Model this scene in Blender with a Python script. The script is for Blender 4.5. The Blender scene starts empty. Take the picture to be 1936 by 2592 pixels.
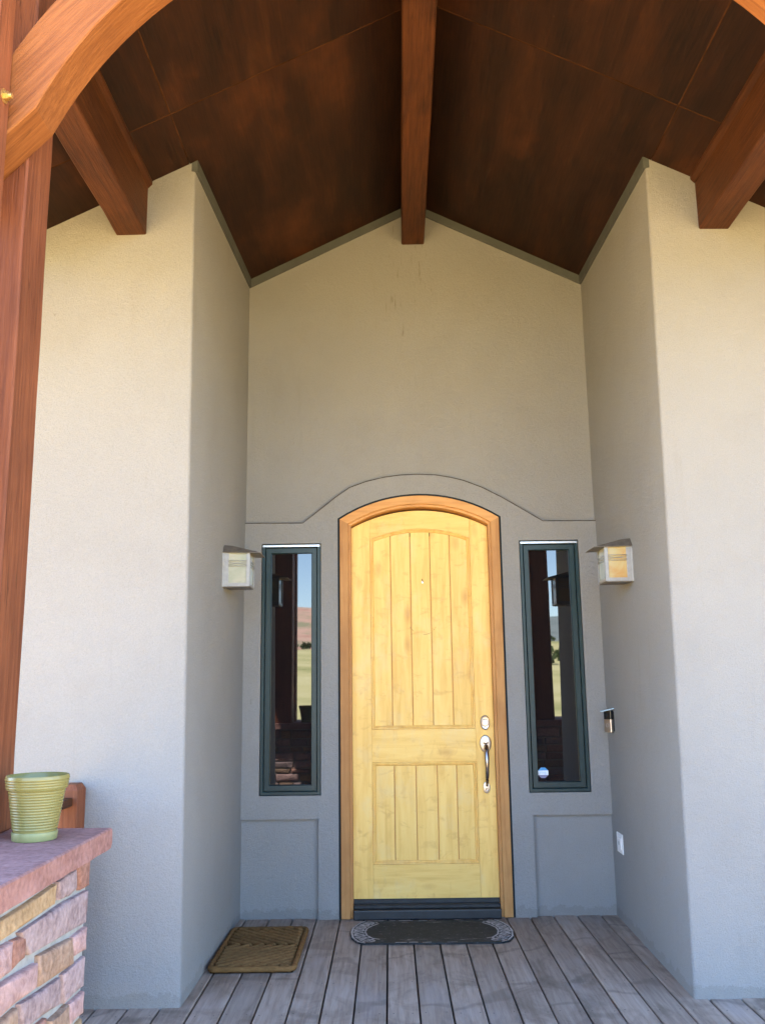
import bpy, bmesh, math, random
from mathutils import Vector, Matrix, noise as mnoise
random.seed(11)
scn = bpy.context.scene
COL = scn.collection

# ---------------------------------------------------------------- camera
CAM = Vector((-0.2098, -5.9457, 1.4466))
PITCH, YAW, ROLL = 0.1864, -0.0053, -0.0133
def cam_axes():
    cp, sp, cy, sy = math.cos(PITCH), math.sin(PITCH), math.cos(YAW), math.sin(YAW)
    F = Vector((sy*cp, cy*cp, sp)); R = Vector((cy, -sy, 0)); U = R.cross(F)
    c, s = math.cos(ROLL), math.sin(ROLL)
    return R*c + U*s, -R*s + U*c, F
R_, U_, F_ = cam_axes()
cd = bpy.data.cameras.new('camera'); cam = bpy.data.objects.new('camera', cd); COL.objects.link(cam)
m = Matrix((R_, U_, -F_)).transposed().to_4x4(); m.translation = CAM; cam.matrix_world = m
cd.sensor_fit = 'VERTICAL'; cd.sensor_height = 24.0; cd.sensor_width = 24.0
cd.lens = 2268.6/2592*24.0
cd.clip_start = 0.05; cd.clip_end = 6000
scn.camera = cam

# ---------------------------------------------------------------- sky, sun, exposure
SUN_EL = math.radians(66); SUN_AZ = math.radians(-52)      # azimuth from +Y (behind the house), towards -X (left)
sdir = Vector((math.sin(SUN_AZ)*math.cos(SUN_EL), math.cos(SUN_AZ)*math.cos(SUN_EL), math.sin(SUN_EL)))
w = bpy.data.worlds.new('World'); scn.world = w; w.use_nodes = True
nt = w.node_tree
sky = nt.nodes.new('ShaderNodeTexSky'); sky.sky_type = 'NISHITA'; sky.sun_disc = False
sky.sun_elevation = SUN_EL; sky.sun_rotation = SUN_AZ; sky.altitude = 1500
sky.air_density = 1.0; sky.dust_density = 0.15; sky.ozone_density = 1.6
bg = nt.nodes['Background']; bg.inputs[1].default_value = 0.15
nt.links.new(sky.outputs[0], bg.inputs[0])
sl = bpy.data.lights.new('sun', 'SUN'); sl.energy = 4.4; sl.angle = math.radians(0.53); sl.color = (1, 0.95, 0.87)
so = bpy.data.objects.new('sun', sl); COL.objects.link(so)
so.rotation_euler = sdir.to_track_quat('Z', 'Y').to_euler(); so.location = (-8, 4, 14)
scn.view_settings.view_transform = 'Standard'; scn.view_settings.look = 'None'
scn.view_settings.gamma = 1; scn.view_settings.use_curve_mapping = False
scn.view_settings.exposure = 3.45
scn.cycles.max_bounces = 12; scn.cycles.diffuse_bounces = 8; scn.cycles.glossy_bounces = 6

# ---------------------------------------------------------------- materials
def mat(name):
    mt = bpy.data.materials.new(name); mt.use_nodes = True
    n = mt.node_tree.nodes; return mt, mt.node_tree, n['Principled BSDF']
def N(t, typ, **kw):
    n = t.nodes.new(typ)
    for k, v in kw.items():
        if k.startswith('i_'): n.inputs[k[2:].replace('_', ' ')].default_value = v
        else: setattr(n, k, v)
    return n
def coords(t, scale=(1, 1, 1), rot=(0, 0, 0), loc=(0, 0, 0), rnd=0.0):
    tc = N(t, 'ShaderNodeTexCoord'); mp = N(t, 'ShaderNodeMapping')
    mp.inputs['Rotation'].default_value = rot; mp.inputs['Location'].default_value = loc
    m2 = N(t, 'ShaderNodeMapping'); m2.inputs['Scale'].default_value = scale; t.links.new(mp.outputs[0], m2.inputs[0])
    if rnd:
        oi = N(t, 'ShaderNodeObjectInfo'); vm = N(t, 'ShaderNodeVectorMath', operation='SCALE')
        cx = N(t, 'ShaderNodeCombineXYZ')
        for i in range(3): t.links.new(oi.outputs['Random'], cx.inputs[i])
        t.links.new(cx.outputs[0], vm.inputs[0]); vm.inputs['Scale'].default_value = rnd
        ad = N(t, 'ShaderNodeVectorMath', operation='ADD')
        t.links.new(tc.outputs['Object'], ad.inputs[0]); t.links.new(vm.outputs[0], ad.inputs[1])
        t.links.new(ad.outputs[0], mp.inputs[0])
    else:
        t.links.new(tc.outputs['Object'], mp.inputs[0])
    return m2.outputs[0]
def noise(t, vec, scale, detail=4, rough=.55, dist=0.0):
    n = N(t, 'ShaderNodeTexNoise'); n.inputs['Scale'].default_value = scale; n.inputs['Detail'].default_value = detail
    n.inputs['Roughness'].default_value = rough; n.inputs['Distortion'].default_value = dist
    t.links.new(vec, n.inputs['Vector']); return n.outputs['Fac']
def ramp(t, fac, stops):
    r = N(t, 'ShaderNodeValToRGB'); e = r.color_ramp.elements
    while len(e) < len(stops): e.new(0.5)
    for el, (p, c) in zip(e, stops): el.position = p; el.color = (*c, 1) if len(c) == 3 else c
    t.links.new(fac, r.inputs[0]); return r.outputs[0]
def mix(t, fac, a, b, mode='MIX'):
    n = N(t, 'ShaderNodeMix', data_type='RGBA', blend_type=mode)
    for sock, v in ((n.inputs[0], fac), (n.inputs[6], a), (n.inputs[7], b)):
        if isinstance(v, (int, float)): sock.default_value = v
        elif isinstance(v, (tuple, list)): sock.default_value = (*v, 1) if len(v) == 3 else v
        else: t.links.new(v, sock)
    return n.outputs[2]
def math_(t, op, a, b=None, c=None):
    n = N(t, 'ShaderNodeMath', operation=op)
    for i, v in enumerate((a, b, c)):
        if v is None: continue
        if isinstance(v, (int, float)): n.inputs[i].default_value = v
        else: t.links.new(v, n.inputs[i])
    return n.outputs[0]
def bump(t, p, h, strength=.3, dist=.01, normal=None):
    b = N(t, 'ShaderNodeBump'); b.inputs['Strength'].default_value = strength; b.inputs['Distance'].default_value = dist
    t.links.new(h, b.inputs['Height'])
    if normal: t.links.new(normal, b.inputs['Normal'])
    t.links.new(b.outputs[0], p.inputs['Normal']); return b.outputs[0]
def rnd_val(t, lo, hi):
    oi = N(t, 'ShaderNodeObjectInfo'); mr = N(t, 'ShaderNodeMapRange')
    mr.inputs[3].default_value = lo; mr.inputs[4].default_value = hi
    t.links.new(oi.outputs['Random'], mr.inputs[0]); return mr.outputs[0]
def hsv(t, col, val=None, hue=None, sat=None):
    h = N(t, 'ShaderNodeHueSaturation'); t.links.new(col, h.inputs['Color'])
    for k, v in (('Value', val), ('Hue', hue), ('Saturation', sat)):
        if v is None: continue
        if isinstance(v, (int, float)): h.inputs[k].default_value = v
        else: t.links.new(v, h.inputs[k])
    return h.outputs[0]
def setc(t, p, c, rough=.6, spec=.3):
    if isinstance(c, (tuple, list)): p.inputs['Base Color'].default_value = (*c, 1)
    else: t.links.new(c, p.inputs['Base Color'])
    p.inputs['Roughness'].default_value = rough; p.inputs['Specular IOR Level'].default_value = spec

def m_stucco():
    mt, t, p = mat('stucco')
    v = coords(t)
    base = ramp(t, noise(t, v, 1.1, 5, .6), [(.3, (.264, .257, .250)), (.7, (.298, .290, .282))])
    fine = noise(t, v, 150, 4, .75)
    base = mix(t, .24, base, ramp(t, fine, [(.3, (.17, .165, .158)), (.72, (.39, .380, .366))]))
    vs = coords(t, (7, 7, .5)); st = ramp(t, noise(t, vs, 2.2, 5, .7), [(.60, (0, 0, 0)), (.78, (1, 1, 1))])
    base = mix(t, math_(t, 'MULTIPLY', st, .16), base, (.16, .135, .10))
    pt = ramp(t, noise(t, coords(t, (1, 1, 1), loc=(4, 2, 9)), 2.6, 6, .7, .4), [(.5, (0, 0, 0)), (.75, (1, 1, 1))])
    base = mix(t, math_(t, 'MULTIPLY', pt, .16), base, (.20, .175, .145))
    cz = N(t, 'ShaderNodeTexCoord'); sz = N(t, 'ShaderNodeSeparateXYZ'); t.links.new(cz.outputs['Object'], sz.inputs[0])
    spl = math_(t, 'LESS_THAN', math_(t, 'ADD', sz.outputs[2], math_(t, 'MULTIPLY', noise(t, coords(t), 14, 5, .7), -.16)), -.03)
    base = mix(t, math_(t, 'MULTIPLY', spl, .22), base, (.14, .12, .10))
    spk = ramp(t, noise(t, coords(t), 24, 2, .5), [(.77, (0, 0, 0)), (.80, (1, 1, 1))])
    base = mix(t, math_(t, 'MULTIPLY', spk, .28), base, (.12, .10, .08))
    tc = N(t, 'ShaderNodeTexCoord'); sx = N(t, 'ShaderNodeSeparateXYZ'); t.links.new(tc.outputs['Object'], sx.inputs[0])
    dn = noise(t, coords(t, (55, 55, 5.0)), 1.0, 4, .72, .3)
    near = math_(t, 'MULTIPLY', math_(t, 'LESS_THAN', math_(t, 'ABSOLUTE', math_(t, 'ADD', sx.outputs[0], .03)), .17), math_(t, 'GREATER_THAN', sx.outputs[2], 3.75))
    dr = math_(t, 'MULTIPLY', ramp(t, dn, [(.60, (0, 0, 0)), (.67, (1, 1, 1))]), near)
    base = mix(t, math_(t, 'MULTIPLY', dr, .45), base, (.10, .065, .035))
    setc(t, p, base, .95, .1)
    h = math_(t, 'ADD', math_(t, 'MULTIPLY', fine, 1.2), noise(t, v, 45, 3, .6))
    b1 = bump(t, p, h, .8, .006)
    bump(t, p, noise(t, v, 3.0, 3, .5), .18, .03, b1)
    return mt
def m_wood(name, c_dark, c_mid, c_light, axis=1, rot=None, stretch=11, scale=3.0, rough=.6, spec=.25, knots=.5, bumpy=.35, rnd=7.0, valvar=.12, blotch=0.0, blotch_c=(.02, .01, .005), cracks=0.0):
    mt, t, p = mat(name)
    sc = [stretch]*3; sc[axis] = 1
    v = coords(t, tuple(sc), rot or (0, 0, 0), rnd=rnd)
    n1 = noise(t, v, scale, 6, .65, .6)
    c = ramp(t, n1, [(.28, c_dark), (.5, c_mid), (.72, c_light)])
    v2 = coords(t, (1, 1, 1), rnd=rnd)
    n2 = noise(t, v2, 2.3, 4, .6)
    c = mix(t, .35, c, ramp(t, n2, [(.3, c_dark), (.7, c_light)]))
    sk = [3.6]*3; sk[axis] = 1.5
    if knots:
        vo = N(t, 'ShaderNodeTexVoronoi'); vo.inputs['Scale'].default_value = 1.25
        t.links.new(coords(t, tuple(sk), rot or (0, 0, 0), rnd=rnd*1.7+1), vo.inputs['Vector'])
        kf = ramp(t, vo.outputs['Distance'], [(.05, (1, 1, 1)), (.20, (0, 0, 0))])
        c = mix(t, math_(t, 'MULTIPLY', kf, knots), c, tuple(x*.35 for x in c_dark))
    if blotch:
        bl = ramp(t, noise(t, coords(t, (1, 1, 1), rnd=rnd*.6+2), 1.3, 5, .62, .4), [(.42, (0, 0, 0)), (.62, (1, 1, 1))])
        c = mix(t, math_(t, 'MULTIPLY', bl, blotch), c, blotch_c)
    ck = None
    if cracks:
        sk2 = [26]*3; sk2[axis] = .9
        cn = noise(t, coords(t, tuple(sk2), rot or (0, 0, 0), rnd=rnd+3), 1.0, 3, .55, .5)
        ck = math_(t, 'MULTIPLY', ramp(t, math_(t, 'ABSOLUTE', math_(t, 'SUBTRACT', cn, .5)), [(.004, (1, 1, 1)), (.014, (0, 0, 0))]), ramp(t, noise(t, coords(t, rnd=rnd), 2.2, 3, .5), [(.5, (0, 0, 0)), (.58, (1, 1, 1))]))
        c = mix(t, math_(t, 'MULTIPLY', ck, cracks), c, tuple(x*.22 for x in c_dark))
        gs = noise(t, coords(t, tuple(x*2.6 if x > 1 else x for x in sc), rot or (0, 0, 0), rnd=rnd+5), scale, 4, .7)
        c = mix(t, .38, c, ramp(t, gs, [(.35, tuple(x*.6 for x in c_dark)), (.62, c_light)]))
    c = hsv(t, c, val=rnd_val(t, 1-valvar, 1+valvar))
    setc(t, p, c, rough, spec)
    sg = [60]*3; sg[axis] = 3
    h = math_(t, 'ADD', n1, noise(t, coords(t, tuple(sg), rot or (0, 0, 0), rnd=rnd), 3, 3, .6))
    bump(t, p, h, bumpy, .004)
    return mt
def m_simple(name, c, rough=.5, spec=.4, metal=0.0, grain=None):
    mt, t, p = mat(name)
    if grain:
        sc, amt = grain
        col = ramp(t, noise(t, coords(t), sc, 4, .6), [(.25, tuple(x*(1-amt) for x in c)), (.75, tuple(min(1, x*(1+amt)) for x in c))])
        setc(t, p, col, rough, spec)
        bump(t, p, noise(t, coords(t), sc*4, 3, .6), .15, .002)
    else: setc(t, p, c, rough, spec)
    p.inputs['Metallic'].default_value = metal
    return mt
STUCCO = m_stucco()
TIMBER_Y = m_wood('timber_stained', (.044, .0125, .004), (.080, .024, .0068), (.130, .042, .0115), axis=1, knots=.75, cracks=.7, bumpy=.6, blotch=.75, blotch_c=(.028, .0085, .004))
TIMBER_Z = m_wood('timber_post', (.14, .040, .016), (.215, .066, .027), (.28, .096, .041), axis=2, knots=.9, cracks=.8, bumpy=.6, scale=2.2, blotch=.6, blotch_c=(.085, .026, .014))
TIMBER_A = m_wood('timber_arch', (.18, .055, .014), (.27, .092, .023), (.35, .135, .040), cracks=.6, bumpy=.55, axis=0, rot=(0, math.radians(48), 0), knots=.7, scale=2.6, blotch=.45, blotch_c=(.14, .042, .012))
PLY = None
def m_ply():
    mt, t, p = mat('stained_plywood')
    v = coords(t, (5, .8, 5), rnd=5)
    n1 = noise(t, v, 1.1, 7, .66, .5)
    c = ramp(t, n1, [(.33, (.005, .0022, .0013)), (.47, (.017, .006, .0026)), (.60, (.044, .0135, .0044)), (.78, (.13, .042, .010))])
    n2 = noise(t, coords(t, (1.2, .7, 1.2), rnd=3), 1.4, 5, .6)
    c = mix(t, .55, c, ramp(t, n2, [(.38, (.004, .0018, .0011)), (.53, (.020, .0066, .0028)), (.70, (.105, .031, .008))]))
    gr = noise(t, coords(t, (46, 2.2, 46), rnd=2), 2, 5, .7)
    c = mix(t, .17, c, ramp(t, gr, [(.35, (.010, .004, .002)), (.65, (.085, .028, .008))]))
    sp = ramp(t, noise(t, coords(t), 42, 2, .5), [(.74, (0, 0, 0)), (.80, (1, 1, 1))])
    c = mix(t, math_(t, 'MULTIPLY', sp, .10), c, (.22, .12, .05))
    setc(t, p, c, .62, .22)
    bump(t, p, math_(t, 'ADD', n1, noise(t, coords(t, (70, 4, 70)), 2, 3, .6)), .2, .003)
    return mt
PLY = m_ply()
SEAM = m_simple('seam_filler', (.055, .021, .008), .8, .1, grain=(5, .85))
TRIM = m_simple('grey_trim', (.082, .086, .082), .7, .2, grain=(9, .12))
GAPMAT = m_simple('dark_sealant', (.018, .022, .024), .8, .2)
def m_door(name, axis):
    mt, t, p = mat(name)
    sc = [9]*3; sc[axis] = .9
    v = coords(t, tuple(sc), rnd=9)
    n1 = noise(t, v, 2.6, 6, .62, .5)
    c = ramp(t, n1, [(.25, (.69, .40, .10)), (.5, (.81, .520, .150)), (.78, (.86, .60, .205))])
    # knots and brown mineral streaks
    sk = [7]*3; sk[axis] = 3.2
    vo = N(t, 'ShaderNodeTexVoronoi'); vo.inputs['Scale'].default_value = .85
    t.links.new(coords(t, tuple(sk), rnd=13), vo.inputs['Vector'])
    kf = ramp(t, vo.outputs['Distance'], [(.04, (1, 1, 1)), (.2, (0, 0, 0))])
    c = mix(t, math_(t, 'MULTIPLY', kf, .55), c, (.50, .23, .062))
    sm = ramp(t, noise(t, coords(t, (5, 5, 9) if axis == 2 else (9, 5, 5), rnd=4), 1.9, 5, .66, .6), [(.56, (0, 0, 0)), (.74, (1, 1, 1))])
    c = mix(t, math_(t, 'MULTIPLY', sm, .62), c, (.57, .30, .085))
    # sun-bleached, worn grey patches
    bl = ramp(t, noise(t, coords(t, (2.2, 2.2, 1.5), rnd=1.0), 2.4, 5, .65), [(.52, (0, 0, 0)), (.72, (1, 1, 1))])
    c = mix(t, math_(t, 'MULTIPLY', bl, .38), c, (.70, .57, .33))
    c = hsv(t, c, val=rnd_val(t, .97, 1.03))
    setc(t, p, c, .5, .3)
    sg = [70]*3; sg[axis] = 3
    bump(t, p, math_(t, 'ADD', n1, noise(t, coords(t, tuple(sg), rnd=9), 3, 3, .6)), .12, .002)
    return mt, t, p, c
DOOR_V = m_door('door_pine_upright', 2)[0]
DOOR_H = m_door('door_pine_rail', 0)[0]
def m_door_plank():
    mt, t, p, c = m_door('door_pine_plank', 2)
    # curved scuff left by a swinging knocker ring
    tc = N(t, 'ShaderNodeTexCoord'); sx = N(t, 'ShaderNodeSeparateXYZ'); t.links.new(tc.outputs['Object'], sx.inputs[0])
    dx = math_(t, 'SUBTRACT', sx.outputs[0], .018); dz = math_(t, 'SUBTRACT', sx.outputs[2], 1.942-.10)
    d = math_(t, 'SQRT', math_(t, 'ADD', math_(t, 'MULTIPLY', dx, dx), math_(t, 'MULTIPLY', dz, dz)))
    ring = math_(t, 'LESS_THAN', math_(t, 'ABSOLUTE', math_(t, 'SUBTRACT', d, .097)), .0028)
    low = math_(t, 'LESS_THAN', dz, -.045)
    up = math_(t, 'GREATER_THAN', dz, -.11)
    brk = math_(t, 'GREATER_THAN', noise(t, coords(t), 26, 3, .6), .47)
    f = math_(t, 'MULTIPLY', math_(t, 'MULTIPLY', ring, low), math_(t, 'MULTIPLY', brk, up))
    c2 = mix(t, math_(t, 'MULTIPLY', f, .42), c, (.20, .11, .045))
    t.links.new(c2, p.inputs['Base Color']); return mt
DOOR_P = m_door_plank()
CASING = m_wood('casing_pine', (.36, .155, .048), (.52, .25, .080), (.62, .325, .115), axis=2, knots=.45, scale=2.4, rough=.55, blotch=.4, blotch_c=(.24, .10, .035), bumpy=.2)
CASING_H = m_wood('casing_head', (.40, .175, .052), (.56, .275, .088), (.64, .345, .125), axis=0, knots=.3, scale=2.4, rough=.55, bumpy=.2)
BRONZE = m_simple('dark_bronze', (.018, .021, .025), .45, .4, grain=(20, .4))
GREEN = m_simple('green_clad_frame', (.006, .026, .031), .42, .45, grain=(16, .18))
ALU = m_simple('aluminium', (.62, .63, .64), .35, .5, .9)
def m_pane():
    mt, t, p = mat('window_glass')
    setc(t, p, (.006, .006, .007), .015, .5); p.inputs['IOR'].default_value = 1.74
    bump(t, p, noise(t, coords(t), 3.5, 1, .4), .02, .004)
    return mt
PANE = m_pane()
def m_deck():
    mt, t, p = mat('weathered_deck')
    v = coords(t, (22, 1.3, 22), rnd=11)
    n1 = noise(t, v, 2.2, 6, .65, .35)
    c = ramp(t, n1, [(.25, (.190, .143, .110)), (.5, (.305, .236, .188)), (.75, (.39, .315, .256))])
    n2 = noise(t, coords(t, (1.5, 1, 1), rnd=3), 2.6, 6, .65, .8)
    c = mix(t, ramp(t, n2, [(.48, (0, 0, 0)), (.70, (.65, .65, .65))]), c, (.10, .07, .05))
    n3 = noise(t, coords(t, (2.2, .8, 1), rnd=17), 2.0, 5, .6)
    c = mix(t, ramp(t, n3, [(.55, (0, 0, 0)), (.8, (.5, .5, .5))]), c, (.36, .32, .31))
    ws = N(t, 'ShaderNodeTexWave', wave_type='BANDS', bands_direction='Y'); ws.inputs['Scale'].default_value = .42; ws.inputs['Distortion'].default_value = 9
    ws.inputs['Detail'].default_value = 4; ws.inputs['Detail Scale'].default_value = 2.2
    t.links.new(coords(t, (1, 1, 1), rnd=23), ws.inputs['Vector'])
    c = mix(t, ramp(t, ws.outputs['Fac'], [(.965, (0, 0, 0)), (1, (.30, .30, .30))]), c, (.06, .045, .036))
    c = hsv(t, c, val=rnd_val(t, .82, 1.14))
    setc(t, p, c, .75, .25)
    bump(t, p, math_(t, 'ADD', n1, noise(t, coords(t, (90, 5, 90), rnd=11), 2, 3, .6)), .3, .003)
    return mt
DECK = m_deck()
NAIL = m_simple('nail_head', (.035, .03, .028), .6, .4)
def m_stone(name, a, b, c3, bs=.6):
    mt, t, p = mat(name)
    n1 = noise(t, coords(t, rnd=9), 20, 6, .7, .2)
    c = ramp(t, n1, [(.28, a), (.5, b), (.72, c3)])
    n2 = noise(t, coords(t, rnd=4), 60, 3, .6)
    c = mix(t, .42, c, ramp(t, n2, [(.3, tuple(x*.5 for x in a)), (.7, tuple(min(1, x*1.25) for x in c3))]))
    c = hsv(t, c, val=rnd_val(t, .72, 1.0))
    setc(t, p, c, .9, .15)
    n3 = noise(t, coords(t, rnd=6), 6, 4, .6, .3)
    c = mix(t, ramp(t, n3, [(.5, (0, 0, 0)), (.75, (.5, .5, .5))]), c, tuple(min(1, x*1.1) for x in c3))
    t.links.new(c, p.inputs['Base Color'])
    bump(t, p, math_(t, 'ADD', math_(t, 'MULTIPLY', n1, 2.0), n2), bs, .007)
    return mt
ST = dict(red=m_stone('stone_red', (.26, .12, .09), (.40, .20, .155), (.48, .28, .22)),
          gold=m_stone('stone_gold', (.30, .19, .095), (.42, .285, .16), (.50, .36, .22)),
          purple=m_stone('stone_purple', (.22, .15, .155), (.36, .26, .26), (.46, .36, .355)),
          pink=m_stone('stone_pink', (.38, .225, .21), (.50, .32, .30), (.58, .40, .38)),
          brown=m_stone('stone_brown', (.24, .15, .10), (.36, .235, .165), (.44, .31, .23)))
MORTAR = m_simple('mortar', (.34, .345, .33), .95, .1, grain=(30, .2))
CAPM = m_stone('sandstone_cap', (.31, .150, .130), (.38, .195, .170), (.44, .25, .22), .4)
def m_glaze():
    mt, t, p = mat('green_glaze')
    c = ramp(t, noise(t, coords(t), 8, 4, .6), [(.3, (.185, .165, .052)), (.7, (.235, .212, .075))])
    setc(t, p, c, .27, .5); return mt
GLAZE = m_glaze(); 
GLAZE_M = m_simple('green_glaze_matte', (.24, .24, .10), .4, .4, grain=(20, .15))
COIR = m_wood('coir', (.095, .046, .017), (.205, .108, .040), (.31, .175, .070), axis=0, stretch=3, scale=22, knots=0, bumpy=.9, rough=.95, spec=.05, blotch=.5, blotch_c=(.075, .045, .02))
def m_rubber():
    mt, t, p = mat('rubber_mat')
    tc = N(t, 'ShaderNodeTexCoord'); sx = N(t, 'ShaderNodeSeparateXYZ'); t.links.new(tc.outputs['Object'], sx.inputs[0])
    base = ramp(t, noise(t, coords(t), 18, 5, .65), [(.3, (.012, .0145, .016)), (.7, (.028, .033, .036))])
    v = coords(t)
    worn = ramp(t, noise(t, coords(t, (3, 14, 1)), 3.2, 5, .7), [(.55, (0, 0, 0)), (.66, (1, 1, 1))])
    ay = math_(t, 'ABSOLUTE', sx.outputs[1])
    edge = math_(t, 'MULTIPLY', math_(t, 'GREATER_THAN', ay, .165), math_(t, 'LESS_THAN', ay, .215))
    f = math_(t, 'MULTIPLY', edge, worn)
    dot = ramp(t, noise(t, coords(t, (26, 26, 1)), 1.5, 2, .5), [(.62, (0, 0, 0)), (.70, (.5, .5, .5))])
    c = mix(t, f, base, (.25, .24, .235)); c = mix(t, dot, c, (.12, .125, .13))
    setc(t, p, c, .75, .3)
    bump(t, p, noise(t, coords(t), 160, 2, .6), .4, .002)
    return mt
RUBBER = m_rubber()
LACE = m_simple('worn_grey_print', (.37, .355, .35), .85, .15, grain=(40, .35))
NICKEL = m_simple('satin_nickel', (.52, .46, .42), .36, .5, 1.0)
DARKNICKEL = m_simple('worn_nickel', (.33, .29, .28), .25, .5, 1.0)
LFRAME = m_simple('lantern_pewter', (.36, .355, .35), .45, .4, .5, grain=(40, .12))
LROOF = m_simple('lantern_roof_metal', (.20, .175, .15), .45, .4, .6, grain=(30, .25))
def m_art(name, stops, sc):
    mt, t, p = mat(name)
    c = ramp(t, noise(t, coords(t, (1, 1, .8), rnd=3), sc, 3, .55, 1.2), stops)
    setc(t, p, c, .22, .5); p.inputs['Subsurface Weight'].default_value = .15; p.inputs['Subsurface Radius'].default_value = (.02, .015, .01)
    return mt
GLASS_P = m_art('opal_art_glass', [(.3, (.34, .36, .27)), (.5, (.43, .43, .34)), (.7, (.50, .47, .37))], 9)
GLASS_A = m_art('amber_art_glass', [(.28, (.50, .30, .11)), (.45, (.52, .40, .19)), (.6, (.50, .45, .27)), (.75, (.58, .40, .21))], 8)
BLACKP = m_simple('black_plastic', (.008, .008, .010), .25, .5)
WHITEP = m_simple('white_plastic', (.72, .72, .72), .4, .4)
PALEBLUE = m_simple('blue_sheen_plastic', (.50, .68, .82), .2, .6)  # bluish light reflected off the rain shield, put into its colour
BRASS = m_simple('brass', (.60, .42, .16), .35, .5, .8, grain=(60, .2))
STK_BLUE = m_simple('sticker_blue', (.05, .30, .62), .3, .4); STK_WHITE = m_simple('sticker_white', (.70, .78, .86), .3, .4); STK_DARK = m_simple('sticker_slate', (.16, .17, .30), .3, .4)
ROOFM = m_simple('roof_shingle', (.10, .085, .075), .9, .1, grain=(6, .3))

# ---------------------------------------------------------------- mesh helpers
class MB:
    def __init__(s): s.v = []; s.f = []
    def add(s, vs, fs):
        o = len(s.v); s.v += [Vector(x) for x in vs]; s.f += [tuple(i+o for i in f) for f in fs]; return s
    def box(s, x0, x1, y0, y1, z0, z1):
        return s.add([(x0, y0, z0), (x1, y0, z0), (x1, y1, z0), (x0, y1, z0), (x0, y0, z1), (x1, y0, z1), (x1, y1, z1), (x0, y1, z1)],
                     [(0, 3, 2, 1), (4, 5, 6, 7), (0, 1, 5, 4), (1, 2, 6, 5), (2, 3, 7, 6), (3, 0, 4, 7)])
    def loops(s, loops, closed=True, cap0=False, cap1=False):
        n = len(loops[0]); vs = [p for l in loops for p in l]; fs = []
        for k in range(len(loops)-1):
            for i in range(n if closed else n-1):
                j = (i+1) % n; fs.append((k*n+i, k*n+j, (k+1)*n+j, (k+1)*n+i))
        if cap0: fs.append(tuple(reversed(range(n))))
        if cap1: fs.append(tuple(range((len(loops)-1)*n, len(loops)*n)))
        return s.add(vs, fs)
    def tube(s, pts, rad, n=8, caps=True):
        pts = [Vector(p) for p in pts]; rr = rad if isinstance(rad, (list, tuple)) else [rad]*len(pts); L = []
        for i, p in enumerate(pts):
            t = (pts[min(i+1, len(pts)-1)]-pts[max(i-1, 0)]).normalized()
            a = Vector((0, 0, 1)) if abs(t.z) < .9 else Vector((1, 0, 0))
            u = t.cross(a).normalized(); v = t.cross(u)
            L.append([p+(u*math.cos(2*math.pi*k/n)+v*math.sin(2*math.pi*k/n))*rr[i] for k in range(n)])
        return s.loops(L, True, caps, caps)
    def obj(s, name, material, parent=None, bevel=0, seg=1, smooth=False, origin=None, sharp=.6):
        root = Vector((0, 0, 0))
        if parent is not None:
            root = Vector(parent.get('_o', (0, 0, 0)))
        if origin is not None: loc = Vector(origin)
        else: loc = root
        bm = bmesh.new()
        vs = [bm.verts.new(v-loc) for v in s.v]
        for f in s.f:
            try: bm.faces.new([vs[i] for i in f])
            except ValueError: pass
        bmesh.ops.recalc_face_normals(bm, faces=bm.faces)
        if bevel:
            ed = [e for e in bm.edges if len(e.link_faces) == 2 and e.calc_face_angle(0) > .5]
            bmesh.ops.bevel(bm, geom=ed, offset=bevel, segments=seg, affect='EDGES', profile=.6, clamp_overlap=True)
        me = bpy.data.meshes.new(name); bm.to_mesh(me); bm.free()
        if smooth:
            me.polygons.foreach_set('use_smooth', [True]*len(me.polygons))
            try: me.set_sharp_from_angle(angle=sharp)
            except Exception: pass
        ob = bpy.data.objects.new(name, me); COL.objects.link(ob)
        if material: me.materials.append(material)
        ob['_o'] = tuple(loc)
        ob.location = loc-root
        if parent is not None: ob.parent = parent
        return ob
def tag(o, label=None, cat=None, group=None, kind=None):
    for k, v in (('label', label), ('category', cat), ('group', group), ('kind', kind)):
        if v: o[k] = v
    return o
def thing(name, label, cat, loc=(0, 0, 0), group=None, kind=None):
    o = bpy.data.objects.new(name, None); COL.objects.link(o); o.location = loc; o['_o'] = tuple(loc); o.empty_display_size = .1
    return tag(o, label, cat, group, kind)
def poly_prism(pts2, y0, y1, to3):
    """extrude a 2d loop between two depths"""
    return MB().loops([[to3(p, y0) for p in pts2], [to3(p, y1) for p in pts2]], True, True, True)
def XZ(p, y): return (p[0], y, p[1])
def plate(outer, holes, y0, y1):
    """plate with holes in the XZ plane, front at y0, back at y1"""
    bm = bmesh.new(); edges = []
    for lp in [outer]+holes:
        vs = [bm.verts.new((p[0], y0, p[1])) for p in lp]
        for i in range(len(vs)): edges.append(bm.edges.new((vs[i], vs[(i+1) % len(vs)])))
    bmesh.ops.triangle_fill(bm, use_beauty=True, edges=edges, normal=(0, -1, 0))
    bm.verts.index_update()
    M = MB(); M.add([v.co for v in bm.verts], [tuple(v.index for v in f.verts) for f in bm.faces]); bm.free()
    for lp in [outer]+holes:
        M.loops([[XZ(p, y0) for p in lp], [XZ(p, y1) for p in lp]])
    # weld
    return weld(M)
def weld(M):
    d = {}; idx = []; nv = []
    for v in M.v:
        k = (round(v.x, 5), round(v.y, 5), round(v.z, 5))
        if k not in d: d[k] = len(nv); nv.append(v)
        idx.append(d[k])
    M.f = [tuple(idx[i] for i in f) for f in M.f]; M.v = nv; return M

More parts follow.
